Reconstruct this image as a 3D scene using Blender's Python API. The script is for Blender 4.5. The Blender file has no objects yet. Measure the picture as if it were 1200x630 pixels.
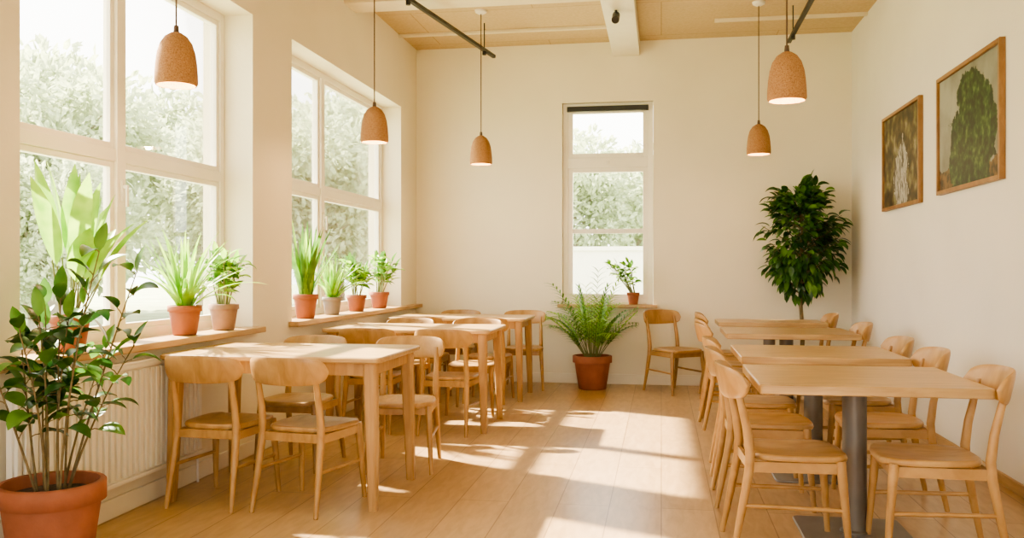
import bpy, math, random
from mathutils import Vector, Matrix
R = random.Random(7)
scene = bpy.context.scene
COL = scene.collection

# ------------------------------------------------------------------ materials
def new_mat(name):
    m = bpy.data.materials.new(name); m.use_nodes = True
    nt = m.node_tree
    b = nt.nodes['Principled BSDF']
    return m, nt, b

def ramp(nt, stops):
    r = nt.nodes.new('ShaderNodeValToRGB')
    el = r.color_ramp.elements
    while len(el) < len(stops): el.new(0.5)
    for e, (p, c) in zip(el, stops):
        e.position = p; e.color = (*c, 1)
    return r

def simple(name, col, rough=0.5, metal=0, noise=0.0, nscale=8, bump=0.0, bscale=60, spec=None):
    m, nt, b = new_mat(name)
    b.inputs['Roughness'].default_value = rough
    b.inputs['Metallic'].default_value = metal
    if spec is not None: b.inputs['Specular IOR Level'].default_value = spec
    tc = nt.nodes.new('ShaderNodeTexCoord')
    n = nt.nodes.new('ShaderNodeTexNoise'); n.inputs['Scale'].default_value = nscale
    n.inputs['Detail'].default_value = 5
    nt.links.new(tc.outputs['Object'], n.inputs['Vector'])
    lo = tuple(max(0, c*(1-noise)) for c in col); hi = tuple(min(1, c*(1+noise)) for c in col)
    r = ramp(nt, [(0.3, lo), (0.7, hi)])
    nt.links.new(n.outputs['Fac'], r.inputs['Fac'])
    nt.links.new(r.outputs['Color'], b.inputs['Base Color'])
    if bump > 0:
        n2 = nt.nodes.new('ShaderNodeTexNoise'); n2.inputs['Scale'].default_value = bscale
        n2.inputs['Detail'].default_value = 3
        nt.links.new(tc.outputs['Object'], n2.inputs['Vector'])
        bp = nt.nodes.new('ShaderNodeBump'); bp.inputs['Strength'].default_value = bump
        bp.inputs['Distance'].default_value = 0.01
        nt.links.new(n2.outputs['Fac'], bp.inputs['Height'])
        nt.links.new(bp.outputs['Normal'], b.inputs['Normal'])
    return m

def wood(name, dark, light, scl=(14, 1.2, 14), rough=0.4, rand=0.15):
    m, nt, b = new_mat(name)
    b.inputs['Roughness'].default_value = rough
    tc = nt.nodes.new('ShaderNodeTexCoord'); mp = nt.nodes.new('ShaderNodeMapping')
    mp.inputs['Scale'].default_value = scl
    nt.links.new(tc.outputs['Object'], mp.inputs['Vector'])
    n = nt.nodes.new('ShaderNodeTexNoise'); n.inputs['Scale'].default_value = 2.2
    n.inputs['Detail'].default_value = 7; n.inputs['Distortion'].default_value = 0.8
    nt.links.new(mp.outputs['Vector'], n.inputs['Vector'])
    r = ramp(nt, [(0.3, dark), (0.7, light)])
    nt.links.new(n.outputs['Fac'], r.inputs['Fac'])
    oi = nt.nodes.new('ShaderNodeObjectInfo')
    mr = nt.nodes.new('ShaderNodeMapRange')
    mr.inputs['To Min'].default_value = 1-rand; mr.inputs['To Max'].default_value = 1+rand*0.5
    nt.links.new(oi.outputs['Random'], mr.inputs['Value'])
    hs = nt.nodes.new('ShaderNodeHueSaturation')
    nt.links.new(mr.outputs['Result'], hs.inputs['Value'])
    nt.links.new(r.outputs['Color'], hs.inputs['Color'])
    nt.links.new(hs.outputs['Color'], b.inputs['Base Color'])
    return m

def leafmat(name, c1, c2, rough=0.4, trans=0.35):
    m, nt, b = new_mat(name)
    b.inputs['Roughness'].default_value = rough
    tc = nt.nodes.new('ShaderNodeTexCoord')
    n = nt.nodes.new('ShaderNodeTexNoise'); n.inputs['Scale'].default_value = 9
    nt.links.new(tc.outputs['Object'], n.inputs['Vector'])
    r = ramp(nt, [(0.35, c1), (0.65, c2)])
    nt.links.new(n.outputs['Fac'], r.inputs['Fac'])
    nt.links.new(r.outputs['Color'], b.inputs['Base Color'])
    tr = nt.nodes.new('ShaderNodeBsdfTranslucent')
    hs = nt.nodes.new('ShaderNodeHueSaturation'); hs.inputs['Value'].default_value = 1.6
    nt.links.new(r.outputs['Color'], hs.inputs['Color'])
    nt.links.new(hs.outputs['Color'], tr.inputs['Color'])
    mx = nt.nodes.new('ShaderNodeMixShader'); mx.inputs['Fac'].default_value = trans
    nt.links.new(b.outputs['BSDF'], mx.inputs[1]); nt.links.new(tr.outputs['BSDF'], mx.inputs[2])
    nt.links.new(mx.outputs['Shader'], nt.nodes['Material Output'].inputs['Surface'])
    return m

M = {}
M['wall'] = simple('cream_plaster', (0.80, 0.73, 0.58), 0.9, noise=0.03, nscale=1.5, bump=0.15, bscale=40)
M['wallr'] = simple('pale_plaster', (0.78, 0.745, 0.67), 0.9, noise=0.03, nscale=1.5, bump=0.15, bscale=40)
M['trim'] = simple('cream_trim_paint', (0.80, 0.74, 0.61), 0.5, noise=0.02)
M['batten'] = simple('pale_batten_paint', (0.74, 0.65, 0.49), 0.6, noise=0.04)
M['frame'] = simple('window_frame_paint', (0.84, 0.79, 0.69), 0.4, noise=0.02)
M['rad'] = simple('radiator_enamel', (0.84, 0.80, 0.70), 0.3, noise=0.02)
M['chair'] = wood('honey_beech', (0.34, 0.185, 0.065), (0.51, 0.305, 0.125), (9, 3, 3), 0.36)
M['table'] = wood('oak_top', (0.38, 0.235, 0.10), (0.57, 0.38, 0.185), (1.5, 14, 14), 0.33, 0.06)
M['tleg'] = wood('oak_leg', (0.37, 0.205, 0.08), (0.53, 0.325, 0.145), (12, 12, 1.5), 0.4, 0.06)
M['sill'] = wood('sill_wood', (0.40, 0.24, 0.11), (0.56, 0.37, 0.18), (14, 1.5, 14), 0.4, 0.0)
M['steel'] = simple('grey_steel', (0.16, 0.145, 0.13), 0.45, 0.4, noise=0.1)
M['steel2'] = simple('base_plate_steel', (0.28, 0.27, 0.26), 0.4, 0.6, noise=0.08)
M['terra'] = simple('terracotta', (0.31, 0.105, 0.055), 0.75, noise=0.14, nscale=10, bump=0.1)
M['greypot'] = simple('grey_stoneware', (0.24, 0.20, 0.17), 0.7, noise=0.15, nscale=12)
M['tanpot'] = simple('tan_clay', (0.32, 0.19, 0.13), 0.75, noise=0.15, nscale=12)
M['soil'] = simple('soil', (0.06, 0.04, 0.03), 1.0, noise=0.5, nscale=60, bump=0.8)
M['bark'] = simple('bark', (0.17, 0.13, 0.065), 0.9, noise=0.3, nscale=25)
M['stem'] = simple('green_stem', (0.20, 0.22, 0.08), 0.6, noise=0.2)
M['black'] = simple('black_metal', (0.02, 0.02, 0.02), 0.45, noise=0.1)
M['white'] = simple('white_plastic', (0.8, 0.76, 0.70), 0.4, noise=0.02)
M['cord'] = simple('fabric_cord', (0.10, 0.06, 0.04), 0.8, noise=0.1)
M['lfdark'] = leafmat('leaf_dark', (0.012, 0.05, 0.012), (0.045, 0.125, 0.025), 0.3, 0.15)
M['lfmid'] = leafmat('leaf_mid', (0.045, 0.14, 0.02), (0.13, 0.28, 0.045), 0.4, 0.3)
M['lfbright'] = leafmat('leaf_bright', (0.15, 0.33, 0.03), (0.32, 0.50, 0.07), 0.4, 0.45)
M['lftree'] = leafmat('leaf_outdoor_hazed', (0.33, 0.38, 0.25), (0.50, 0.55, 0.38), 0.8, 0.35)  # outdoor haze painted into the leaf colour: paler, less saturated
M['obark'] = simple('pale_bark', (0.34, 0.30, 0.24), 0.9, noise=0.2)
M['grass'] = simple('lawn', (0.38, 0.43, 0.28), 0.95, noise=0.2, nscale=0.8)
M['pale'] = simple('pale_render', (0.66, 0.64, 0.58), 0.9, noise=0.05)

def pendant_mat():
    m, nt, b = new_mat('cork_clay')
    b.inputs['Roughness'].default_value = 0.95
    tc = nt.nodes.new('ShaderNodeTexCoord')
    v = nt.nodes.new('ShaderNodeTexNoise'); v.inputs['Scale'].default_value = 170; v.inputs['Detail'].default_value = 3
    nt.links.new(tc.outputs['Object'], v.inputs['Vector'])
    r = ramp(nt, [(0.34, (0.25, 0.125, 0.055)), (0.5, (0.37, 0.195, 0.09)), (0.68, (0.42, 0.235, 0.12))])
    nt.links.new(v.outputs['Fac'], r.inputs['Fac'])
    nt.links.new(r.outputs['Color'], b.inputs['Base Color'])
    bp = nt.nodes.new('ShaderNodeBump'); bp.inputs['Strength'].default_value = 0.4; bp.inputs['Distance'].default_value = 0.003
    nt.links.new(v.outputs['Fac'], bp.inputs['Height']); nt.links.new(bp.outputs['Normal'], b.inputs['Normal'])
    return m
M['pendant'] = pendant_mat()

def emis(name, col, s):
    m, nt, b = new_mat(name)
    b.inputs['Emission Color'].default_value = (*col, 1); b.inputs['Emission Strength'].default_value = s
    return m
M['bulb'] = emis('warm_bulb', (1.0, 0.68, 0.32), 25)

def glass():
    m, nt, b = new_mat('window_glass')
    t = nt.nodes.new('ShaderNodeBsdfTransparent'); g = nt.nodes.new('ShaderNodeBsdfGlossy')
    g.inputs['Roughness'].default_value = 0.02
    f = nt.nodes.new('ShaderNodeLayerWeight'); f.inputs['Blend'].default_value = 0.12
    ml = nt.nodes.new('ShaderNodeMath'); ml.operation = 'MULTIPLY'; ml.inputs[1].default_value = 0.5
    mx = nt.nodes.new('ShaderNodeMixShader')
    nt.links.new(f.outputs['Fresnel'], ml.inputs[0]); nt.links.new(ml.outputs[0], mx.inputs['Fac'])
    nt.links.new(t.outputs[0], mx.inputs[1]); nt.links.new(g.outputs[0], mx.inputs[2])
    nt.links.new(mx.outputs[0], nt.nodes['Material Output'].inputs['Surface'])
    return m
M['glass'] = glass()

def floor_mat():
    m, nt, b = new_mat('oak_plank_floor')
    tc = nt.nodes.new('ShaderNodeTexCoord'); mp = nt.nodes.new('ShaderNodeMapping')
    mp.inputs['Rotation'].default_value = (0, 0, math.radians(90))
    nt.links.new(tc.outputs['Object'], mp.inputs['Vector'])
    br = nt.nodes.new('ShaderNodeTexBrick')
    br.inputs['Color1'].default_value = (0.55, 0.375, 0.205, 1); br.inputs['Color2'].default_value = (0.49, 0.325, 0.17, 1)
    br.inputs['Mortar'].default_value = (0.27, 0.16, 0.075, 1)
    br.inputs['Scale'].default_value = 1; br.inputs['Brick Width'].default_value = 1.9
    br.inputs['Row Height'].default_value = 0.27; br.inputs['Mortar Size'].default_value = 0.003
    br.inputs['Mortar Smooth'].default_value = 0.2
    nt.links.new(mp.outputs['Vector'], br.inputs['Vector'])
    mp2 = nt.nodes.new('ShaderNodeMapping'); mp2.inputs['Scale'].default_value = (14, 3.0, 1)
    nt.links.new(tc.outputs['Object'], mp2.inputs['Vector'])
    n = nt.nodes.new('ShaderNodeTexNoise'); n.inputs['Scale'].default_value = 1.8; n.inputs['Detail'].default_value = 9
    n.inputs['Distortion'].default_value = 0.5
    nt.links.new(mp2.outputs['Vector'], n.inputs['Vector'])
    r = ramp(nt, [(0.3, (0.76, 0.71, 0.65)), (0.66, (1, 1, 1))])
    nt.links.new(n.outputs['Fac'], r.inputs['Fac'])
    mx = nt.nodes.new('ShaderNodeMixRGB'); mx.blend_type = 'MULTIPLY'; mx.inputs['Fac'].default_value = 0.9
    nt.links.new(br.outputs['Color'], mx.inputs[1]); nt.links.new(r.outputs['Color'], mx.inputs[2])
    nt.links.new(mx.outputs['Color'], b.inputs['Base Color'])
    b.inputs['Roughness'].default_value = 0.31
    return m
M['floor'] = floor_mat()

def ceil_mat():
    m, nt, b = new_mat('plywood_ceiling')
    tc = nt.nodes.new('ShaderNodeTexCoord')
    br = nt.nodes.new('ShaderNodeTexBrick')
    br.inputs['Color1'].default_value = (0.60, 0.46, 0.28, 1); br.inputs['Color2'].default_value = (0.57, 0.43, 0.255, 1)
    br.inputs['Mortar'].default_value = (0.45, 0.32, 0.18, 1)
    br.inputs['Scale'].default_value = 1; br.inputs['Brick Width'].default_value = 2.4
    br.inputs['Row Height'].default_value = 1.2; br.inputs['Mortar Size'].default_value = 0.006
    nt.links.new(tc.outputs['Object'], br.inputs['Vector'])
    n = nt.nodes.new('ShaderNodeTexNoise'); n.inputs['Scale'].default_value = 35; n.inputs['Detail'].default_value = 6
    nt.links.new(tc.outputs['Object'], n.inputs['Vector'])
    r = ramp(nt, [(0.35, (0.90, 0.88, 0.85)), (0.65, (1, 1, 1))])
    nt.links.new(n.outputs['Fac'], r.inputs['Fac'])
    mx = nt.nodes.new('ShaderNodeMixRGB'); mx.blend_type = 'MULTIPLY'; mx.inputs['Fac'].default_value = 1
    nt.links.new(br.outputs['Color'], mx.inputs[1]); nt.links.new(r.outputs['Color'], mx.inputs[2])
    nt.links.new(mx.outputs['Color'], b.inputs['Base Color']); b.inputs['Roughness'].default_value = 0.8
    return m
M['ceil'] = ceil_mat()

def art_mat(name, kind):
    m, nt, b = new_mat(name)
    b.inputs['Roughness'].default_value = 0.5
    tc = nt.nodes.new('ShaderNodeTexCoord')
    L = nt.links.new
    n = nt.nodes.new('ShaderNodeTexNoise'); n.inputs['Scale'].default_value = 5 if kind == 0 else 7
    n.inputs['Detail'].default_value = 10; n.inputs['Roughness'].default_value = 0.6
    L(tc.outputs['Object'], n.inputs['Vector'])
    mp = nt.nodes.new('ShaderNodeMapping')
    mp.inputs['Location'].default_value = (0, 0.12, 0.16) if kind == 0 else (0, 0.02, 0.34)
    mp.inputs['Scale'].default_value = (0, 1.45, 1.45) if kind == 0 else (0, 2.6, 1.7)
    L(tc.outputs['Object'], mp.inputs['Vector'])
    ln = nt.nodes.new('ShaderNodeVectorMath'); ln.operation = 'LENGTH'
    L(mp.outputs['Vector'], ln.inputs[0])
    ad = nt.nodes.new('ShaderNodeMath'); ad.operation = 'MULTIPLY_ADD'; ad.inputs[1].default_value = 1.0
    L(n.outputs['Fac'], ad.inputs[0]); L(ln.outputs['Value'], ad.inputs[2])
    sb = nt.nodes.new('ShaderNodeMath'); sb.operation = 'LESS_THAN'
    L(ad.outputs[0], sb.inputs[0])
    if kind == 0:
        sb.inputs[1].default_value = 1.13
        fg = ramp(nt, [(0.40, (0.004, 0.015, 0.006)), (0.54, (0.018, 0.055, 0.015)), (0.72, (0.10, 0.17, 0.05))])
        bg = ramp(nt, [(0.35, (0.16, 0.165, 0.13)), (0.65, (0.32, 0.33, 0.28))])
    else:
        sb.inputs[1].default_value = 1.02
        fg = ramp(nt, [(0.42, (0.07, 0.065, 0.05)), (0.5, (0.48, 0.47, 0.44)), (0.62, (0.16, 0.15, 0.13))])
        bg = ramp(nt, [(0.36, (0.012, 0.012, 0.007)), (0.5, (0.07, 0.05, 0.022)), (0.6, (0.16, 0.15, 0.06)), (0.7, (0.30, 0.26, 0.19))])
    n2 = nt.nodes.new('ShaderNodeTexNoise'); n2.inputs['Scale'].default_value = 20; n2.inputs['Detail'].default_value = 8
    if kind == 1:
        mpa = nt.nodes.new('ShaderNodeMapping'); mpa.inputs['Scale'].default_value = (1, 1.6, 0.5)
        L(tc.outputs['Object'], mpa.inputs['Vector']); L(mpa.outputs['Vector'], n2.inputs['Vector'])
    else:
        L(tc.outputs['Object'], n2.inputs['Vector'])
    n3 = nt.nodes.new('ShaderNodeTexNoise'); n3.inputs['Scale'].default_value = 3 if kind == 0 else 8; n3.inputs['Detail'].default_value = 8
    L(tc.outputs['Object'], n3.inputs['Vector'])
    L(n2.outputs['Fac'], fg.inputs['Fac']); L(n3.outputs['Fac'], bg.inputs['Fac'])
    sx = nt.nodes.new('ShaderNodeSeparateXYZ'); L(tc.outputs['Object'], sx.inputs[0])
    gm = nt.nodes.new('ShaderNodeMath'); gm.operation = 'MULTIPLY_ADD'; gm.inputs[1].default_value = 0.25
    L(n.outputs['Fac'], gm.inputs[0]); L(sx.outputs['Z'], gm.inputs[2])
    gl = nt.nodes.new('ShaderNodeMath'); gl.operation = 'LESS_THAN'; gl.inputs[1].default_value = -0.13 if kind == 0 else -0.5
    L(gm.outputs[0], gl.inputs[0])
    gr = ramp(nt, [(0.4, (0.03, 0.022, 0.01)), (0.6, (0.16, 0.09, 0.03))])
    L(n2.outputs['Fac'], gr.inputs['Fac'])
    mg = nt.nodes.new('ShaderNodeMixRGB')
    L(gl.outputs[0], mg.inputs['Fac']); L(bg.outputs['Color'], mg.inputs[1]); L(gr.outputs['Color'], mg.inputs[2])
    mx = nt.nodes.new('ShaderNodeMixRGB')
    L(sb.outputs[0], mx.inputs['Fac']); L(mg.outputs['Color'], mx.inputs[1]); L(fg.outputs['Color'], mx.inputs[2])
    L(mx.outputs['Color'], b.inputs['Base Color'])
    return m

# ------------------------------------------------------------------ mesh builder
class MB:
    def __init__(s, mats):
        s.v = []; s.f = []; s.m = []; s.mats = mats
    def add(s, vs, fs, mat=0):
        o = len(s.v); s.v += [tuple(p) for p in vs]
        for f in fs: s.f.append(tuple(i+o for i in f)); s.m.append(mat)
    def box(s, x0, x1, y0, y1, z0, z1, mat=0):
        vs = [(x0,y0,z0),(x1,y0,z0),(x1,y1,z0),(x0,y1,z0),(x0,y0,z1),(x1,y0,z1),(x1,y1,z1),(x0,y1,z1)]
        s.add(vs, [(3,2,1,0),(4,5,6,7),(0,1,5,4),(1,2,6,5),(2,3,7,6),(3,0,4,7)], mat)
    def beam(s, p0, p1, w, h, mat=0):
        p0 = Vector(p0); p1 = Vector(p1); d = (p1-p0).normalized()
        up = Vector((0,0,1)) if abs(d.z) < 0.9 else Vector((0,1,0))
        a = d.cross(up).normalized()*w/2; b = a.cross(d).normalized()*h/2
        vs = []
        for p in (p0, p1): vs += [p-a-b, p+a-b, p+a+b, p-a+b]
        s.add(vs, [(0,1,2,3)[::-1],(4,5,6,7),(0,1,5,4),(1,2,6,5),(2,3,7,6),(3,0,4,7)], mat)
    def tube(s, pts, rad, seg=10, mat=0, squash=1.0):
        pts = [Vector(p) for p in pts]; n = len(pts)
        if not isinstance(rad, (list, tuple)): rad = [rad]*n
        vs = []; fs = []
        pa = None
        for i, p in enumerate(pts):
            d = (pts[min(i+1, n-1)] - pts[max(i-1, 0)]).normalized()
            if pa is None:
                up = Vector((1,0,0)) if abs(d.x) < 0.9 else Vector((0,1,0))
                a = (up - d*up.dot(d)).normalized()
            else:
                a = (pa - d*pa.dot(d)).normalized()
            pa = a; b = d.cross(a)
            for k in range(seg):
                t = 2*math.pi*k/seg
                vs.append(p + a*math.cos(t)*rad[i] + b*math.sin(t)*rad[i]*squash)
        for i in range(n-1):
            for k in range(seg):
                k2 = (k+1) % seg
                fs.append((i*seg+k, i*seg+k2, (i+1)*seg+k2, (i+1)*seg+k))
        fs.append(tuple(range(seg))[::-1]); fs.append(tuple((n-1)*seg+k for k in range(seg)))
        s.add(vs, fs, mat)
    def lathe(s, prof, c=(0,0,0), seg=32, mat=0):
        vs = []; fs = []
        for r, z in prof:
            for k in range(seg):
                t = 2*math.pi*k/seg
                vs.append((c[0]+max(r,1e-4)*math.cos(t), c[1]+max(r,1e-4)*math.sin(t), c[2]+z))
        for i in range(len(prof)-1):
            for k in range(seg):
                k2 = (k+1) % seg
                fs.append((i*seg+k, i*seg+k2, (i+1)*seg+k2, (i+1)*seg+k))
        s.add(vs, fs, mat)
    def prism(s, pts, z0, z1, mat=0, ch=0.004):
        n = len(pts)
        cx = sum(p[0] for p in pts)/n; cy = sum(p[1] for p in pts)/n
        def inset(p): 
            dx, dy = p[0]-cx, p[1]-cy
            return (p[0]-math.copysign(min(ch, abs(dx)), dx), p[1]-math.copysign(min(ch, abs(dy)), dy))
        vs = []
        for ring, z in ((1, z0), (0, z0+ch), (0, z1-ch), (1, z1)):
            for p in pts:
                q = inset(p) if ring else p
                vs.append((q[0], q[1], z))
        fs = [tuple(range(n))[::-1], tuple(3*n+k for k in range(n))]
        for i in range(3):
            for k in range(n):
                k2 = (k+1) % n
                fs.append((i*n+k, i*n+k2, (i+1)*n+k2, (i+1)*n+k))
        s.add(vs, fs, mat)
    def leaf(s, base, d, L, W, droop, n=6, mat=0, kind='oval', fold=0.18, roll=0.0):
        p = Vector(base); d = Vector(d).normalized()
        side = d.cross(Vector((0,0,1)))
        if side.length < 0.05: side = Vector((math.cos(roll*7), math.sin(roll*7), 0))
        side.normalize()
        if roll: side = Matrix.Rotation(roll, 3, d) @ side
        vs = []; fs = []
        for i in range(n+1):
            t = i/n
            if kind == 'oval': w = W*(math.sin(math.pi*min(1, t**0.8)))**0.85 if 0 < t < 1 else 0.02*W
            else: w = W*min(1, 0.45+2.2*t)*(1-t**3)+0.001
            w *= 0.5
            nrm = side.cross(d).normalized()
            vs += [p-side*w+nrm*w*fold*2, p.copy(), p+side*w+nrm*w*fold*2]
            p = p + d*(L/n); d = (d + Vector((0,0,-droop/n))).normalized()
            side = (side - d*side.dot(d)).normalized()
        for i in range(n):
            a = i*3; b = a+3
            fs += [(a, a+1, b+1, b), (a+1, a+2, b+2, b+1)]
        s.add(vs, fs, mat)
        return p
    def clamp(s, x0=-99, x1=99, y0=-99, y1=99, z0=-99):
        s.v = [(min(max(v[0], x0), x1), min(max(v[1], y0), y1), max(v[2], z0)) for v in s.v]
    def build(s, name, loc=(0,0,0), rz=0, bevel=0, sharp=35, scale=1):
        me = bpy.data.meshes.new(name); me.from_pydata(s.v, [], s.f)
        for m in s.mats: me.materials.append(M[m])
        me.polygons.foreach_set('material_index', s.m)
        me.update(); me.shade_smooth(); me.set_sharp_from_angle(angle=math.radians(sharp))
        o = bpy.data.objects.new(name, me); COL.objects.link(o)
        o.location = loc; o.rotation_euler = (0, 0, rz); o.scale = (scale,)*3
        if bevel:
            b = o.modifiers.new('bevel', 'BEVEL'); b.width = bevel; b.segments = 2; b.limit_method = 'ANGLE'
        return o

def inst(o, loc, rz=0, scale=None):
    c = bpy.data.objects.new(o.name.split('.')[0], o.data); COL.objects.link(c)
    c.location = loc; c.rotation_euler = (0, 0, rz)
    for m in o.modifiers:
        if m.type == 'BEVEL':
            b = c.modifiers.new('bevel', 'BEVEL'); b.width = m.width; b.segments = 2; b.limit_method = 'ANGLE'
    if scale: c.scale = scale
    return c

def rrect(x0, x1, y0, y1, r, n=5):
    pts = []
    for cx, cy, a0 in ((x1-r, y1-r, 0), (x0+r, y1-r, 90), (x0+r, y0+r, 180), (x1-r, y0+r, 270)):
        for i in range(n+1):
            a = math.radians(a0+90*i/n); pts.append((cx+r*math.cos(a), cy+r*math.sin(a)))
    return pts

# ------------------------------------------------------------------ room shell
XL, XR, YB, YF, H = -2.726, 1.959, 9.8, -2.2, 3.72
XW = -2.965
def shell():
    b = MB(['floor']); b.box(XL-0.4, XR+0.2, YF-0.2, YB+0.3, -0.12, 0); b.build('floor')
    b = MB(['ceil']); b.box(XL-0.4, XR+0.2, YF-0.2, YB+0.3, H, H+0.15); b.build('ceiling')
    b = MB(['wall']); xo = XL-0.36
    zs, zt = 0.82, 2.97
    ops = [(0.5, 2.75), (3.46, 5.69), (6.34, 9.19)]
    b.box(xo, XL, YF, YB+0.3, 0, zs); b.box(xo, XL, YF, YB+0.3, zt, H)
    y = YF
    for a, c in ops:
        b.box(xo, XL, y, a, zs, zt); y = c
    b.box(xo, XL, y, YB+0.3, zs, zt)
    b.build('wall_left')
    b = MB(['wallr']); b.box(XR, XR+0.2, YF, YB+0.3, 0, H); b.build('wall_right')
    b = MB(['wall']); x0, x1, z0, z1 = -1.075, -0.085, 0.84, 3.07
    b.box(XL, x0, YB, YB+0.3, 0, H); b.box(x1, XR, YB, YB+0.3, 0, H)
    b.box(x0, x1, YB, YB+0.3, 0, z0); b.box(x0, x1, YB, YB+0.3, z1, H); b.build('wall_back')
    b = MB(['wall']); b.box(XL, XR, YF-0.2, YF, 0, 0.4); b.box(XL, XR, YF-0.2, YF, 3.1, H)
    b.box(XL, -2.3, YF-0.2, YF, 0.4, 3.1); b.box(1.5, XR, YF-0.2, YF, 0.4, 3.1); b.build('wall_front')  # unseen wall, wide opening shaped to let in soft sky fill
    b = MB(['frame'])
    for x in (-2.3, -1.35, -0.4, 0.55, 1.44): b.box(x, x+0.06, YF-0.13, YF-0.07, 0.4, 3.1)
    for z in (0.4, 2.2, 3.04): b.box(-2.3, 1.5, YF-0.125, YF-0.075, z, z+0.06)
    b.build('unseen_fill_window')  # unseen glazing behind the camera, added with the fill-light opening
    b = MB(['trim']); b.box(XL, XR, YB-0.016, YB, 0, 0.11); b.build('baseboard_back', bevel=0.004)
    b = MB(['sill']); b.box(XR-0.016, XR, YF, YB-0.016, 0, 0.07); b.build('baseboard_right', bevel=0.004)
    b = MB(['trim']); b.box(XL, XL+0.016, YF, YB-0.016, 0, 0.10); b.build('baseboard_left', bevel=0.004)
    for i, (a, c) in enumerate([(0.45, 2.8), (3.0, 5.74), (6.28, 9.79)]):
        b = MB(['sill']); o = ops[i]
        pts = [(XL+0.075, a), (XL+0.075, c), (XL, c), (XL, o[1]-.002), (XW+0.03, o[1]-.002), (XW+0.03, o[0]+.002), (XL, o[0]+.002), (XL, a)]
        n = len(pts)
        vs = [(p[0], p[1], 0.822) for p in pts] + [(p[0], p[1], 0.86) for p in pts]
        fs = [tuple(range(n))[::-1], tuple(n+k for k in range(n))] + [(k, (k+1) % n, n+(k+1) % n, n+k) for k in range(n)]
        b.add(vs, fs); b.build('trim_%d' % (i+1), bevel=0.005)
    b = MB(['sill']); b.box(-1.12, -0.04, YB-0.075, YB-0.001, 0.83, 0.865); b.box(-1.073, -0.087, YB-0.001, YB+0.12, 0.842, 0.865)
    b.build('trim_4', bevel=0.004)
shell()

def side_window(name, y0, y1, ym, zt=1.87):
    z0, z1 = 0.86, 2.97
    b = MB(['frame', 'glass', 'white'])
    d = 0.035
    F = lambda ya, yb, za, zb, dd=d: b.box(XW-dd, XW+dd, ya, yb, za, zb, 0)
    F(y0, y0+0.055, z0, z1); F(y1-0.055, y1, z0, z1); F(y0+.055, y1-.055, z0, z0+0.055); F(y0+.055, y1-.055, z1-0.055, z1)
    F(ym-0.04, ym+0.04, z0+.055, z1-.055, d+0.008)
    for a, c in ((y0+0.055, ym-0.04), (ym+0.04, y1-0.055)):
        F(a, c, zt-0.035, zt+0.035)
        for za, zb in ((z0+0.055, zt-0.035), (zt+0.035, z1-0.055)):
            w = 0.032
            F(a, a+w, za, zb, 0.022); F(c-w, c, za, zb, 0.022)
            F(a+w, c-w, za, za+w, 0.022); F(a+w, c-w, zb-w, zb, 0.022)
            b.box(XW-0.003, XW+0.003, a+w, c-w, za+w, zb-w, 1)
    b.box(XW+0.042, XW+0.055, ym-0.014, ym+0.014, 1.62, 1.74, 2)
    b.box(XW+0.055, XW+0.075, ym-0.009, ym+0.009, 1.69, 1.71, 2)
    b.box(XW+0.07, XW+0.082, ym-0.01, ym+0.01, 1.59, 1.71, 2)
    b.build(name, bevel=0.004)
side_window('window_1', 3.462, 5.688, 4.50)
side_window('window_2', 6.342, 9.188, 7.47, 1.92)
side_window('window_4', 0.502, 2.748, 1.6)

def back_window():
    b = MB(['frame', 'glass', 'black', 'white'])
    x0, x1, z0, z1 = -1.073, -0.087, 0.866, 3.068
    yc = YB+0.09
    F = lambda xa, xb, za, zb, dd=0.035: b.box(xa, xb, yc-dd, yc+dd, za, zb, 0)
    w = 0.06
    F(x0, x0+w, z0, z1); F(x1-w, x1, z0, z1); F(x0+w, x1-w, z0, z0+w); F(x0+w, x1-w, z1-w, z1)
    F(x0+w, x1-w, 2.36, 2.47, 0.04)
    s = 0.05
    for za, zb in ((z0+w, 2.36), (2.47, z1-w)):
        F(x0+w, x0+w+s, za, zb, 0.028); F(x1-w-s, x1-w, za, zb, 0.028)
        F(x0+w+s, x1-w-s, za, za+s, 0.028); F(x0+w+s, x1-w-s, zb-s, zb, 0.028)
        b.box(x0+w+s, x1-w-s, yc-0.003, yc+0.003, za+s, zb-s, 1)
    F(x0+w+s, x1-w-s, 1.64, 1.69, 0.022)
    b.box(x0+0.05, x1-0.05, YB+0.01, YB+0.05, 2.975, 3.03, 2)
    b.box(-0.60, -0.56, yc-0.06, yc-0.028, 2.40, 2.43, 3)
    b.build('window_3', bevel=0.004)
back_window()

b = MB(['trim']); b.box(-0.52, -0.23, YF, YB, 3.56, H); b.build('ceiling_beam', bevel=0.006)
for i, (x0, x1, y0, y1, d) in enumerate([(XL, -0.52, 9.10, 9.15, 0.03), (-0.23+0.75, XR, 9.05, 9.10, 0.03), (XL, -0.52, 7.45, 7.75, 0.16)]):
    b = MB(['batten']); b.box(x0, x1, y0, y1, H-d, H); b.build('ceiling_batten', bevel=0.004)

def rail(name, p0, p1, drops):
    b = MB(['black']); b.beam(p0, p1, 0.035, 0.03)
    for t in drops:
        p = Vector(p0).lerp(Vector(p1), t); b.tube([p, (p.x, p.y, H)], 0.006, 6)
        b.tube([p+Vector((0,0,-0.01)), p+Vector((0,0,-0.05))], 0.02, 10)
    b.build(name)
rail('ceiling_track_rail', (-2.36, 5.0, 3.45), (-1.71, 9.13, 3.45), (0.1, 0.5, 0.93))
rail('ceiling_track_rail', (1.2, 5.0, 3.45), (1.22, 9.0, 3.45), (0.1, 0.5, 0.93))
b = MB(['black'])
b.tube([(0,0,0.0), (0,0,-0.05)], 0.012, 8); b.tube([(0,0.05,-0.03), (0,-0.09,-0.11)], 0.035, 14)
b.build('ceiling_spotlight', (-0.40, 8.05, 3.56))

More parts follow.
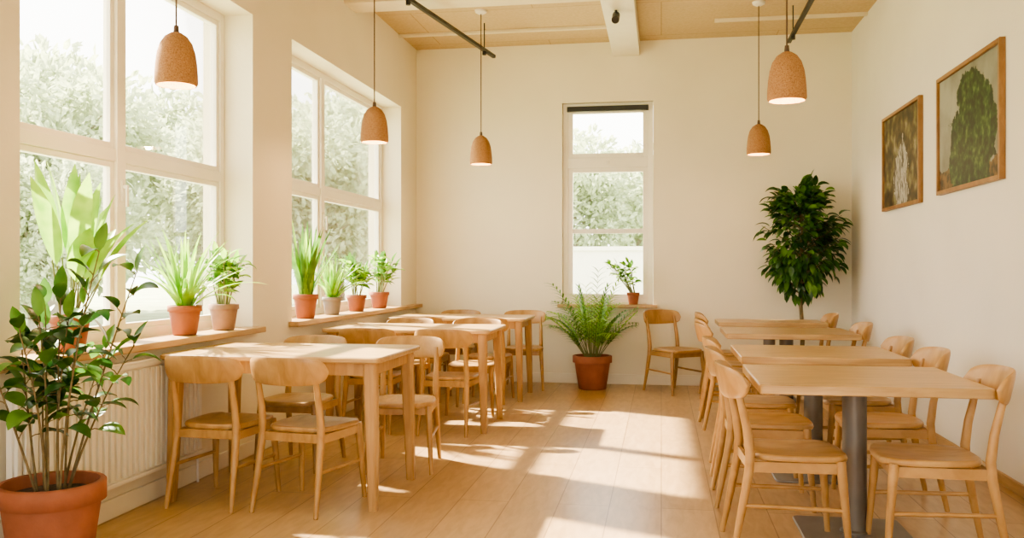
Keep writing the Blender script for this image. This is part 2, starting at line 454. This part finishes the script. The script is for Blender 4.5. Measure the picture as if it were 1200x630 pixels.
# ------------------------------------------------------------------ furniture
def make_chair():
    b = MB(['chair'])
    N = 40; vs = []; fs = []
    rings = [(0.02, 0.416), (0.93, 0.416), (0.985, 0.421), (1.0, 0.432), (0.985, 0.443), (0.95, 0.447), (0.8, 0.442), (0.5, 0.434), (0.02, 0.431)]
    for sc, z in rings:
        for k in range(N):
            a = 2*math.pi*k/N; c, s_ = math.cos(a), math.sin(a)
            x = math.copysign(abs(c)**0.55, c); y = math.copysign(abs(s_)**0.55, s_)
            hw = 0.192+0.026*(y+1)/2
            vs.append((x*hw*sc, (0.01+y*0.213)*sc if sc > 0.5 else y*0.213*sc, z - (0.012 if (y > 0.9 and sc > 0.9) else 0)*0.5))
    for i in range(len(rings)-1):
        for k in range(N):
            k2 = (k+1) % N; fs.append((i*N+k, i*N+k2, (i+1)*N+k2, (i+1)*N+k))
    fs.append(tuple(range(N))[::-1]); fs.append(tuple((len(rings)-1)*N+k for k in range(N)))
    b.add(vs, fs)
    for sx in (-1, 1):
        b.tube([(sx*0.205, 0.205, 0), (sx*0.195, 0.19, 0.2), (sx*0.185, 0.175, 0.38), (sx*0.182, 0.172, 0.425)], [0.0125, 0.017, 0.021, 0.021], 12)
        b.tube([(sx*0.195, -0.285, 0), (sx*0.186, -0.245, 0.2), (sx*0.180, -0.212, 0.38), (sx*0.178, -0.208, 0.45), (sx*0.177, -0.222, 0.56), (sx*0.177, -0.250, 0.68), (sx*0.177, -0.268, 0.755)],
               [0.0125, 0.018, 0.021, 0.021, 0.019, 0.016, 0.013], 12)
        b.beam((sx*0.182, 0.17, 0.392), (sx*0.179, -0.21, 0.392), 0.018, 0.045)
        b.tube([(sx*0.194, 0.188, 0.215), (sx*0.187, -0.245, 0.225)], [0.010, 0.010], 10)
    b.beam((-0.18, 0.172, 0.392), (0.18, 0.172, 0.392), 0.018, 0.045)
    b.beam((-0.18, -0.209, 0.395), (0.18, -0.209, 0.395), 0.018, 0.045)
    S = 24; C = 14; vs = []; fs = []
    for i in range(S+1):
        s_ = -1+2*i/S
        x = 0.232*math.sin(s_*1.25)/math.sin(1.25)
        y = -0.318+0.095*s_*s_
        hh = 0.070*(1-0.25*s_*s_)*(max(0.0, 1-abs(s_)**7))**0.5 + 0.006
        zc = 0.752
        nx, ny = -0.19*s_*1.0, 0.228; l = math.hypot(nx, ny); nx /= l; ny /= l
        for k in range(C):
            a = 2*math.pi*k/C; c, q = math.cos(a), math.sin(a)
            th = 0.0105*math.copysign(abs(c)**0.7, c); dz = hh*math.copysign(abs(q)**0.6, q)
            vs.append((x+nx*th, y+ny*th-0.22*dz, zc+dz))
    for i in range(S):
        for k in range(C):
            k2 = (k+1) % C; fs.append((i*C+k, i*C+k2, (i+1)*C+k2, (i+1)*C+k))
    fs.append(tuple(range(C))[::-1]); fs.append(tuple(S*C+k for k in range(C)))
    b.add(vs, fs)
    return b.build('dining_chair', sharp=50)

P = math.pi
chairs = [ # x, y, rot
 (-2.34, 4.58, -0.08), (-1.84, 4.56, -0.18), (-1.60, 5.46, P+0.12), (-2.28, 5.42, P-0.04),
 (-1.60, 6.78, -0.06), (-2.22, 6.80, 0.02), (-1.62, 7.66, P+0.05), (-2.25, 7.64, P),
 (-1.62, 8.40, 0.0), (-2.24, 8.40, 0.03), (-1.42, 9.30, P+0.12), (-2.15, 9.28, P),
 (0.15, 9.24, -2.5),
 (0.58, 4.20, -P/2+0.05), (0.57, 5.00, -P/2), (0.59, 5.72, -P/2-0.04), (0.60, 7.30, -P/2+0.05), (0.62, 7.86, -P/2), (0.66, 8.98, -P/2),
 (1.15, 4.19, P/2-0.03), (1.17, 5.12, P/2), (1.20, 5.92, P/2+0.03), (1.31, 7.5, P/2), (1.33, 8.98, P/2)]
ch0 = make_chair()
for i, (x, y, r) in enumerate(chairs):
    sc = 0.975 if i < 12 else 1.0
    if i == 0: ch0.location = (x, y, 0); ch0.rotation_euler = (0, 0, r); ch0.scale = (sc,)*3
    else: inst(ch0, (x, y, 0), r, (sc,)*3)

def wooden_table(x0, x1, y0, y1, z=0.795):
    cx, cy = (x0+x1)/2, (y0+y1)/2; a, c = (x1-x0)/2, (y1-y0)/2
    b = MB(['table', 'tleg'])
    b.prism(rrect(-a, a, -c, c, 0.04), z-0.03, z, 0, 0.006)
    lx, ly = a-0.07, c-0.075
    for sx in (-1, 1):
        for sy in (-1, 1):
            pts = []
            for t, r in ((0, 0.023), (0.5, 0.030), (1, 0.035)):
                px, py = sx*(lx+0.02*(1-t)), sy*(ly+0.02*(1-t))
                pts.append([(px+u*r, py+v*r, t*(z-0.03)) for u, v in ((-1,-.7),(-.7,-1),(.7,-1),(1,-.7),(1,.7),(.7,1),(-.7,1),(-1,.7))])
            vs = [p for ring in pts for p in ring]; fs = []
            for i in range(2):
                for k in range(8): fs.append((i*8+k, i*8+(k+1) % 8, (i+1)*8+(k+1) % 8, (i+1)*8+k))
            fs.append(tuple(range(8))[::-1]); fs.append(tuple(16+k for k in range(8)))
            b.add(vs, fs, 1)
    for sy in (-1, 1): b.beam((-lx, sy*ly, z-0.065), (lx, sy*ly, z-0.065), 0.02, 0.07, 1)
    for sx in (-1, 1): b.beam((sx*lx, -ly, z-0.065), (sx*lx, ly, z-0.065), 0.02, 0.07, 1)
    return b.build('wooden_dining_table', (cx, cy, 0))
wooden_table(-2.65, -1.42, 4.40, 5.22)
wooden_table(-2.62, -1.28, 6.64, 7.42, 0.785)
wooden_table(-2.60, -1.26, 8.28, 9.04, 0.785)

def pedestal_table(x0, x1, y0, y1, z=0.75):
    cx, cy = (x0+x1)/2, (y0+y1)/2; a, c = (x1-x0)/2, (y1-y0)/2
    b = MB(['table', 'steel', 'steel2'])
    b.prism(rrect(-a, a, -c, c, 0.015, 3), z-0.042, z, 0, 0.004)
    b.lathe([(0, z-0.043), (0.14, z-0.043), (0.14, z-0.05), (0.055, z-0.056), (0.055, 0.03), (0.065, 0.022), (0.065, 0.013)], seg=28, mat=1)
    b.prism(rrect(-0.25, 0.25, -0.25, 0.25, 0.03, 4), 0.0, 0.014, 2, 0.004)
    return b.build('pedestal_dining_table', (cx, cy, 0))
pedestal_table(0.42, 1.375, 4.00, 4.86)
pedestal_table(0.45, 1.375, 5.26, 6.10)
pedestal_table(0.50, 1.50, 7.12, 7.95)
pedestal_table(0.53, 1.52, 8.62, 9.22)

def radiator():
    b = MB(['rad', 'white'])
    x0, x1, y0, y1, z0, z1 = XL+0.02, XL+0.066, 3.35, 4.92, 0.17, 0.765
    b.box(x0, x1-0.016, y0, y1, z0, z1)
    n = int((y1-y0)/0.05)
    for i in range(n):
        y = y0+0.012+i*(y1-y0-0.02)/n
        b.box(x1-0.018, x1, y, y+0.028, z0+0.03, z1-0.035)
    b.box(x0-0.004, x1+0.003, y0-0.004, y1+0.004, z1, z1+0.012)
    b.box(x1-0.018, x1+0.001, y0, y1, z1-0.025, z1)
    b.box(x1-0.018, x1+0.001, y0, y1, z0, z0+0.02)
    for y in (y0+0.2, y1-0.2): b.box(XL+0.001, x0, y, y+0.03, z0+0.1, z1-0.1)
    b.tube([(x0+0.02, y1-0.03, z0), (x0+0.02, y1-0.03, 0)], 0.008, 8, 1)
    b.tube([(x0+0.02, y0+0.03, z0), (x0+0.02, y0+0.03, 0)], 0.008, 8, 1)
    b.build('radiator', bevel=0.004)
radiator()

def pendant(x, y, zb, d, ztop):
    r = d/2; h = d*1.28
    b = MB(['pendant', 'bulb', 'cord', 'white'])
    prof = [(r*0.93, 0), (r, 0.012), (r*0.99, h*0.2), (r*0.95, h*0.4), (r*0.88, h*0.6), (r*0.74, h*0.78), (r*0.52, h*0.91), (r*0.26, h*0.98), (r*0.12, h*1.0)]
    inner = [(p[0]-0.008 if p[0] > 0.02 else p[0], p[1]-0.006) for p in prof[::-1]]
    inner[-1] = (r*0.93-0.004, 0.0)
    b.lathe(prof, seg=40, mat=0)
    b.lathe([(0.006, h-0.008)]+inner, seg=40, mat=0)
    b.lathe([(0.001, h*1.13), (0.011, h*1.12), (0.014, h*1.0), (0.014, h*0.98)], seg=16, mat=2)
    b.tube([(0,0,h*0.98), (0,0,h*0.6)], 0.016, 12, 3)
    b.lathe([(0.001, h*0.12), (0.022, h*0.15), (0.036, h*0.28), (0.030, h*0.44), (0.014, h*0.58), (0.001, h*0.62)], seg=20, mat=1)
    b.tube([(0,0,h*1.1), (0,0,ztop-zb-0.01)], 0.0045, 8, 2)
    zz = ztop-zb
    b.lathe([(0.001, zz-0.035), (0.03, zz-0.034), (0.055, zz-0.02), (0.06, zz), (0.001, zz)], seg=24, mat=3)
    b.build('pendant_lamp', (x, y, zb))
    l = bpy.data.lights.new('pendant_bulb_light', 'POINT'); l.energy = 7; l.color = (1, 0.66, 0.34); l.shadow_soft_size = 0.03
    o = bpy.data.objects.new('pendant_bulb_light', l); o.location = (x, y, zb+0.012); COL.objects.link(o)
pendant(-2.35, 4.07, 2.15, 0.205, H)
pendant(-2.07, 6.30, 2.175, 0.205, H)
pendant(-1.70, 8.40, 2.25, 0.215, H)
pendant(0.66, 4.95, 2.145, 0.205, H)
pendant(0.89, 8.56, 2.31, 0.22, H)

def picture(name, y0, y1, z0, z1, kind):
    M['art%d' % kind] = art_mat('painting_canvas_%d' % kind, kind)
    a, c = (y1-y0)/2, (z1-z0)/2; w = 0.028
    b = MB(['pframe', 'art%d' % kind])
    b.box(-0.035, 0, -a, -a+w, -c, c); b.box(-0.035, 0, a-w, a, -c, c)
    b.box(-0.035, 0, -a+w, a-w, -c, -c+w); b.box(-0.035, 0, -a+w, a-w, c-w, c)
    b.box(-0.018, -0.001, -a+w, a-w, -c+w, c-w, 1)
    b.build(name, (XR-0.001, (y0+y1)/2, (z0+z1)/2), bevel=0.003)
M['pframe'] = wood('frame_wood', (0.22, 0.11, 0.04), (0.34, 0.18, 0.07), (10, 3, 3), 0.4, 0)
picture('framed_tree_painting', 5.56, 6.77, 1.77, 2.59, 0)
picture('framed_garden_painting', 7.21, 8.36, 1.755, 2.57, 1)

# ------------------------------------------------------------------ plants
def pot(b, r, h, mat, soil):
    b.lathe([(0.001, 0.001), (r*0.66, 0.001), (r*0.70, 0.008), (r*0.90, h*0.78), (r*0.90, h*0.79), (r*1.0, h*0.80), (r*1.0, h*0.985), (r*0.97, h), (r*0.88, h), (r*0.86, h*0.9), (r*0.84, h*0.86)], seg=36, mat=mat)
    b.lathe([(r*0.86, h*0.87), (r*0.5, h*0.89), (0.001, h*0.9)], seg=24, mat=soil)

def rdir(el, az): return Vector((math.cos(el)*math.cos(az), math.cos(el)*math.sin(az), math.sin(el)))

def strap_plant(name, loc, r, h, potm, leafm, n, L, W, el=(50, 85), droop=1.0, seed=1, clampx=None, kind='strap', leafm2=None, xmin=-0.10, ylim=9):
    rr = random.Random(seed); b = MB([potm, 'soil', leafm, leafm2 or leafm, 'stem']); pot(b, r, h, 0, 1)
    for i in range(n):
        az = rr.uniform(0, 2*P); e = math.radians(rr.uniform(*el)); d = rdir(e, az)
        if clampx and d.x < 0: d.x *= clampx
        q = rr.uniform(0, r*0.5)
        base = Vector((math.cos(az)*q, math.sin(az)*q, h*0.86)); ll = L*rr.uniform(0.6, 1.05)
        if kind == 'oval':
            pe = base+d.normalized()*ll*0.45
            b.tube([base, pe], 0.004, 6, 4); base = pe; ll *= 0.72
        b.leaf(base, d, ll, W*rr.uniform(0.8, 1.1), droop*rr.uniform(0.5, 1.3), 8, 2 if rr.random() < .6 else 3, kind)
    b.clamp(x0=xmin, y1=ylim)
    return b.build(name, loc, sharp=80)

def leafy_plant(name, loc, r, h, potm, leafm, nstem, height, spread, L, W, seed=1, per=9, clampx=0.35, lo=0.3, leafm2=None, bias=(0,0), xmin=-0.10, ymin=-99, ymax=99, srad=None, stemm='stem', hmin=0.7):
    rr = random.Random(seed); b = MB([potm, 'soil', leafm, stemm, leafm2 or leafm])
    pot(b, r, h, 0, 1)
    for i in range(nstem):
        az = rr.uniform(0, 2*P); sp = spread*rr.uniform(0.2, 1)
        p0 = Vector((math.cos(az)*r*0.3, math.sin(az)*r*0.3, h*0.86))
        dx, dy = math.cos(az)*sp, math.sin(az)*sp
        if dx < 0: dx *= clampx
        hh = height*rr.uniform(hmin, 1.0)
        p3 = Vector((dx+bias[0], dy+bias[1], h+hh))
        mid = p0.lerp(p3, 0.5)+Vector((-dx*0.15+rr.uniform(-.03,.03), -dy*0.15+rr.uniform(-.03,.03), 0.02))
        pts = []
        for k in range(9):
            t = k/8; pts.append(p0*(1-t)**2+mid*2*t*(1-t)+p3*t*t)
        rad = srad or (0.004+0.006*min(1, height))
        b.tube(pts, [rad*(1-0.6*k/8) for k in range(9)], 6, 3)
        for k in range(per):
            t = lo+(1-lo)*(k+rr.random())/per
            t = min(t, 1.0)
            p = p0*(1-t)**2+mid*2*t*(1-t)+p3*t*t
            la = k*2.4+rr.uniform(-.4, .4); e = math.radians(rr.uniform(5, 55)); d = rdir(e, la)
            if d.x < 0 and clampx < 1: d.x *= 0.5
            pe = p+d*L*0.3
            b.tube([p, p+d*L*0.15+Vector((0,0,0.004)), pe], 0.0015+0.0008*height, 5, 3)
            b.leaf(pe, d, L*rr.uniform(0.7, 1.1), W*rr.uniform(0.8, 1.1), rr.uniform(0.5, 1.4), 7, 2 if rr.random() < 0.65 else 4, 'oval', roll=rr.uniform(-.5, .5))
        b.leaf(p3, (p3-mid).normalized()+Vector((0,0,0.3)), L*0.9, W*0.8, 0.4, 7, 4, 'oval')
    b.clamp(x0=xmin, y1=ymax, y0=ymin)
    return b.build(name, loc, sharp=80)

SX = -2.775; SZ = 0.861
leafy_plant('potted_rubber_plant', (-2.44, 3.28, 0), 0.205, 0.39, 'terra', 'lfdark', 13, 0.98, 0.38, 0.135, 0.068, 23, per=11, clampx=0.5, lo=0.36, leafm2='lfmid', xmin=-0.22, srad=0.006, stemm='bark', hmin=0.5)
strap_plant('potted_foliage_plant', (SX, 3.86, SZ), 0.095, 0.17, 'terra', 'lfbright', 18, 0.66, 0.115, (58, 87), 0.6, 8, 0.3, 'oval')
strap_plant('potted_fern', (SX, 4.90, SZ), 0.098, 0.175, 'terra', 'lfbright', 64, 0.50, 0.030, (40, 86), 1.3, 3, 0.35, ylim=0.24)
leafy_plant('potted_herb', (SX+0.01, 5.36, SZ), 0.095, 0.165, 'tanpot', 'lfmid', 11, 0.32, 0.17, 0.10, 0.05, 9, per=9, clampx=0.5, leafm2='lfbright', ymin=-0.2, ymax=0.3)
strap_plant('potted_snake_plant', (SX, 6.72, SZ), 0.10, 0.19, 'terra', 'lfmid', 36, 0.62, 0.045, (60, 88), 0.35, 4, 0.4, leafm2='lfbright')
strap_plant('potted_spider_plant', (SX, 7.30, SZ), 0.085, 0.15, 'greypot', 'lfbright', 46, 0.44, 0.03, (45, 86), 1.2, 6, 0.4)
leafy_plant('potted_herb', (SX, 7.92, SZ), 0.095, 0.15, 'terra', 'lfbright', 10, 0.29, 0.15, 0.12, 0.055, 12, per=8, clampx=0.5, leafm2='lfmid')
leafy_plant('potted_herb', (SX, 8.60, SZ), 0.10, 0.16, 'terra', 'lfbright', 11, 0.33, 0.20, 0.13, 0.055, 15, per=8, clampx=0.5, leafm2='lfmid')
leafy_plant('potted_herb', (-0.30, YB-0.01, 0.866), 0.07, 0.13, 'terra', 'lfbright', 10, 0.32, 0.24, 0.09, 0.045, 21, per=8, clampx=1.0, leafm2='lfmid', bias=(-0.11, -0.12), xmin=-9, ymax=0.05)

def palm(name, loc, r, h):
    rr = random.Random(31); b = MB(['terra', 'soil', 'lfmid', 'stem', 'lfbright']); pot(b, r, h, 0, 1)
    for i in range(46):
        az = i*2.4+rr.uniform(-.3, .3); e = math.radians(rr.uniform(50, 89)); d = rdir(e, az)
        L = rr.uniform(0.48, 0.92); p = Vector((math.cos(az)*r*0.25, math.sin(az)*r*0.25, h*0.86))
        n = 16; pts = [p.copy()]; ds = [d.copy()]
        dr = rr.uniform(1.0, 2.2)
        for k in range(n):
            p = p+d*L/n; d = (d+Vector((0,0,-dr/n*(k/n)*1.6))).normalized(); pts.append(p.copy()); ds.append(d.copy())
        b.tube(pts, [0.004*(1-0.7*k/n) for k in range(n+1)], 5, 3)
        m = 2 if rr.random() < 0.4 else 4
        for k in range(5, n+1):
            t = k/n; dd = ds[k]; side = dd.cross(Vector((0,0,1)))
            if side.length < .05: side = Vector((1,0,0))
            side.normalize()
            for s_ in (-1, 1):
                b.leaf(pts[k], (dd*0.8+side*s_*0.9+Vector((0,0,0.15))), 0.15*(1.15-0.6*abs(t-0.6)), 0.016, 0.9, 4, m, 'strap')
    b.clamp(y1=0.40, x0=-0.48, x1=0.47)
    return b.build(name, loc, sharp=80)
palm('potted_palm', (-0.71, 9.36, 0), 0.205, 0.35)

def ficus():
    rr = random.Random(17); b = MB(['greypot', 'soil', 'lfdark', 'bark', 'lfmid']); pot(b, 0.17, 0.3, 0, 1)
    b.tube([(0,0,0.25), (0.015,0,0.6), (-0.01,0.01,0.95), (0.0,0,1.3), (0.01,0,1.8)], [0.024, 0.021, 0.019, 0.015, 0.006], 10, 3)
    cz, ax, ay, az_ = 1.60, 0.40, 0.27, 0.54
    for i in range(90):
        th = rr.uniform(0, 2*P); u = rr.uniform(-0.98, 1.0); s_ = (max(0, 1-u*u))**0.35
        if u > 0.3: s_ *= 1.15-0.45*u
        k = rr.uniform(0.72, 1.10)
        e = Vector((math.cos(th)*s_*ax*k, math.sin(th)*s_*ay*k, cz+u*az_*0.95))
        z0 = max(1.0, min(1.8, e.z-0.2)); s0 = Vector((0, 0, z0))
        m = s0.lerp(e, 0.5)+Vector((0,0,-0.02))
        b.tube([s0, m, e], [0.007, 0.005, 0.002], 5, 3)
        for j in range(14):
            t = rr.uniform(0.35, 1.0)
            p = s0.lerp(e, t)+Vector((rr.gauss(0, .03), rr.gauss(0, .03), rr.gauss(0, .035)))
            out = Vector((p.x, p.y, (p.z-cz)*0.4)); 
            if out.length < .01: out = Vector((1,0,0))
            d = out.normalized()+Vector((rr.uniform(-.6,.6), rr.uniform(-.6,.6), rr.uniform(-.5,.5)))
            b.leaf(p, d, rr.uniform(0.09, 0.15), rr.uniform(0.045, 0.065), rr.uniform(0.6, 1.6), 5, 2 if rr.random() < 0.65 else 4, 'oval', roll=rr.uniform(-.8, .8))
    b.clamp(x1=0.49, y1=0.34)
    b.build('potted_ficus_tree', (1.40, 9.44, 0), sharp=80)
ficus()

# ------------------------------------------------------------------ outdoors
b = MB(['grass']); b.box(-70, 60, -40, 90, -0.5, -0.4); b.build('lawn_ground')
def tree(seed, n=6500):
    rr = random.Random(seed); b = MB(['obark', 'lftree'])
    b.tube([(0,0,0), (0.1,0,1.5), (0,0.1,3.2), (0.1,0,5)], [0.28, 0.22, 0.18, 0.08], 10, 0)
    blobs = []
    for i in range(16):
        a = rr.uniform(0, 2*P); q = rr.uniform(0.3, 2.1)
        c = Vector((math.cos(a)*q, math.sin(a)*q, rr.uniform(2.0, 6.0))); blobs.append((c, rr.uniform(0.9, 1.5)))
        b.tube([(0,0,min(4.4, c.z*0.6)), c*0.5+Vector((0,0,c.z*0.25+0.6)), c], [0.09, 0.06, 0.02], 6, 0)
    for i in range(n):
        c, r = blobs[rr.randrange(16)]
        d = Vector((rr.gauss(0,1), rr.gauss(0,1), rr.gauss(0,1))).normalized()
        p = c+d*r*rr.uniform(0.5, 1.05)
        dd = d+Vector((rr.uniform(-1,1), rr.uniform(-1,1), rr.uniform(-1,1)))
        b.leaf(p, dd, 0.30, 0.17, 0.6, 2, 1, 'strap', roll=rr.uniform(0, 3))
    return b
t0 = tree(1).build('garden_tree', (-15.5, 21, -0.4), sharp=80)
t1 = tree(2).build('garden_tree', (-21.5, 25, -0.4), 1.0, sharp=80, scale=1.4)
spots = [(-18, 17.5, 1.05, 2), (-24, 31, 1.4, 1), (-14, 27, 1.05, 3), (-11.0, 28, 0.95, 0.5), (-13.5, 36, 1.4, 2.2), (-17, 44, 1.6, 1.5), (-9.5, 33, 1.0, 4),
         (-3.6, 33, 0.95, 1), (-0.8, 36, 1.05, 2.6), (-6.5, 40, 1.2, 2), (-27, 24, 1.4, 4), (2.5, 40, 1.1, 3), (-20, 37, 1.5, 5), (-13, 17, 0.6, 3)]
for i, (x, y, s, r) in enumerate(spots):
    inst(t0 if i % 2 else t1, (x, y, -0.4), r, (s, s, s))
b = MB(['pale']); b.box(-6, 4, 22, 22.3, -0.4, 1.7); b.box(-6.05, 4.05, 21.95, 22.35, 1.7, 1.8); b.build('garden_wall')

# ------------------------------------------------------------------ light
w = bpy.data.worlds.new('World'); scene.world = w; w.use_nodes = True
bg = w.node_tree.nodes['Background']
bg.inputs['Color'].default_value = (1.0, 0.965, 0.89, 1); bg.inputs['Strength'].default_value = 4.0
s = bpy.data.lights.new('sun', 'SUN'); s.energy = 24; s.angle = math.radians(1.6); s.color = (1, 0.88, 0.67)
so = bpy.data.objects.new('sun', s); COL.objects.link(so)
trav = Vector((0.82, -0.38, -0.75))
so.rotation_euler = trav.to_track_quat('-Z', 'Y').to_euler(); so.location = (-10, 8, 12)

# ------------------------------------------------------------------ camera
cam = bpy.data.cameras.new('camera'); co = bpy.data.objects.new('camera', cam); COL.objects.link(co)
cam.sensor_width = 36; cam.lens = 31.5; cam.clip_start = 0.05; cam.clip_end = 300
co.location = (0, 0, 1.25); co.rotation_euler = (math.radians(90), 0, math.radians(9.46))
scene.camera = co
scene.view_settings.view_transform = 'AgX'
try: scene.view_settings.look = 'AgX - Medium High Contrast'
except Exception: pass
scene.view_settings.exposure = 0.78
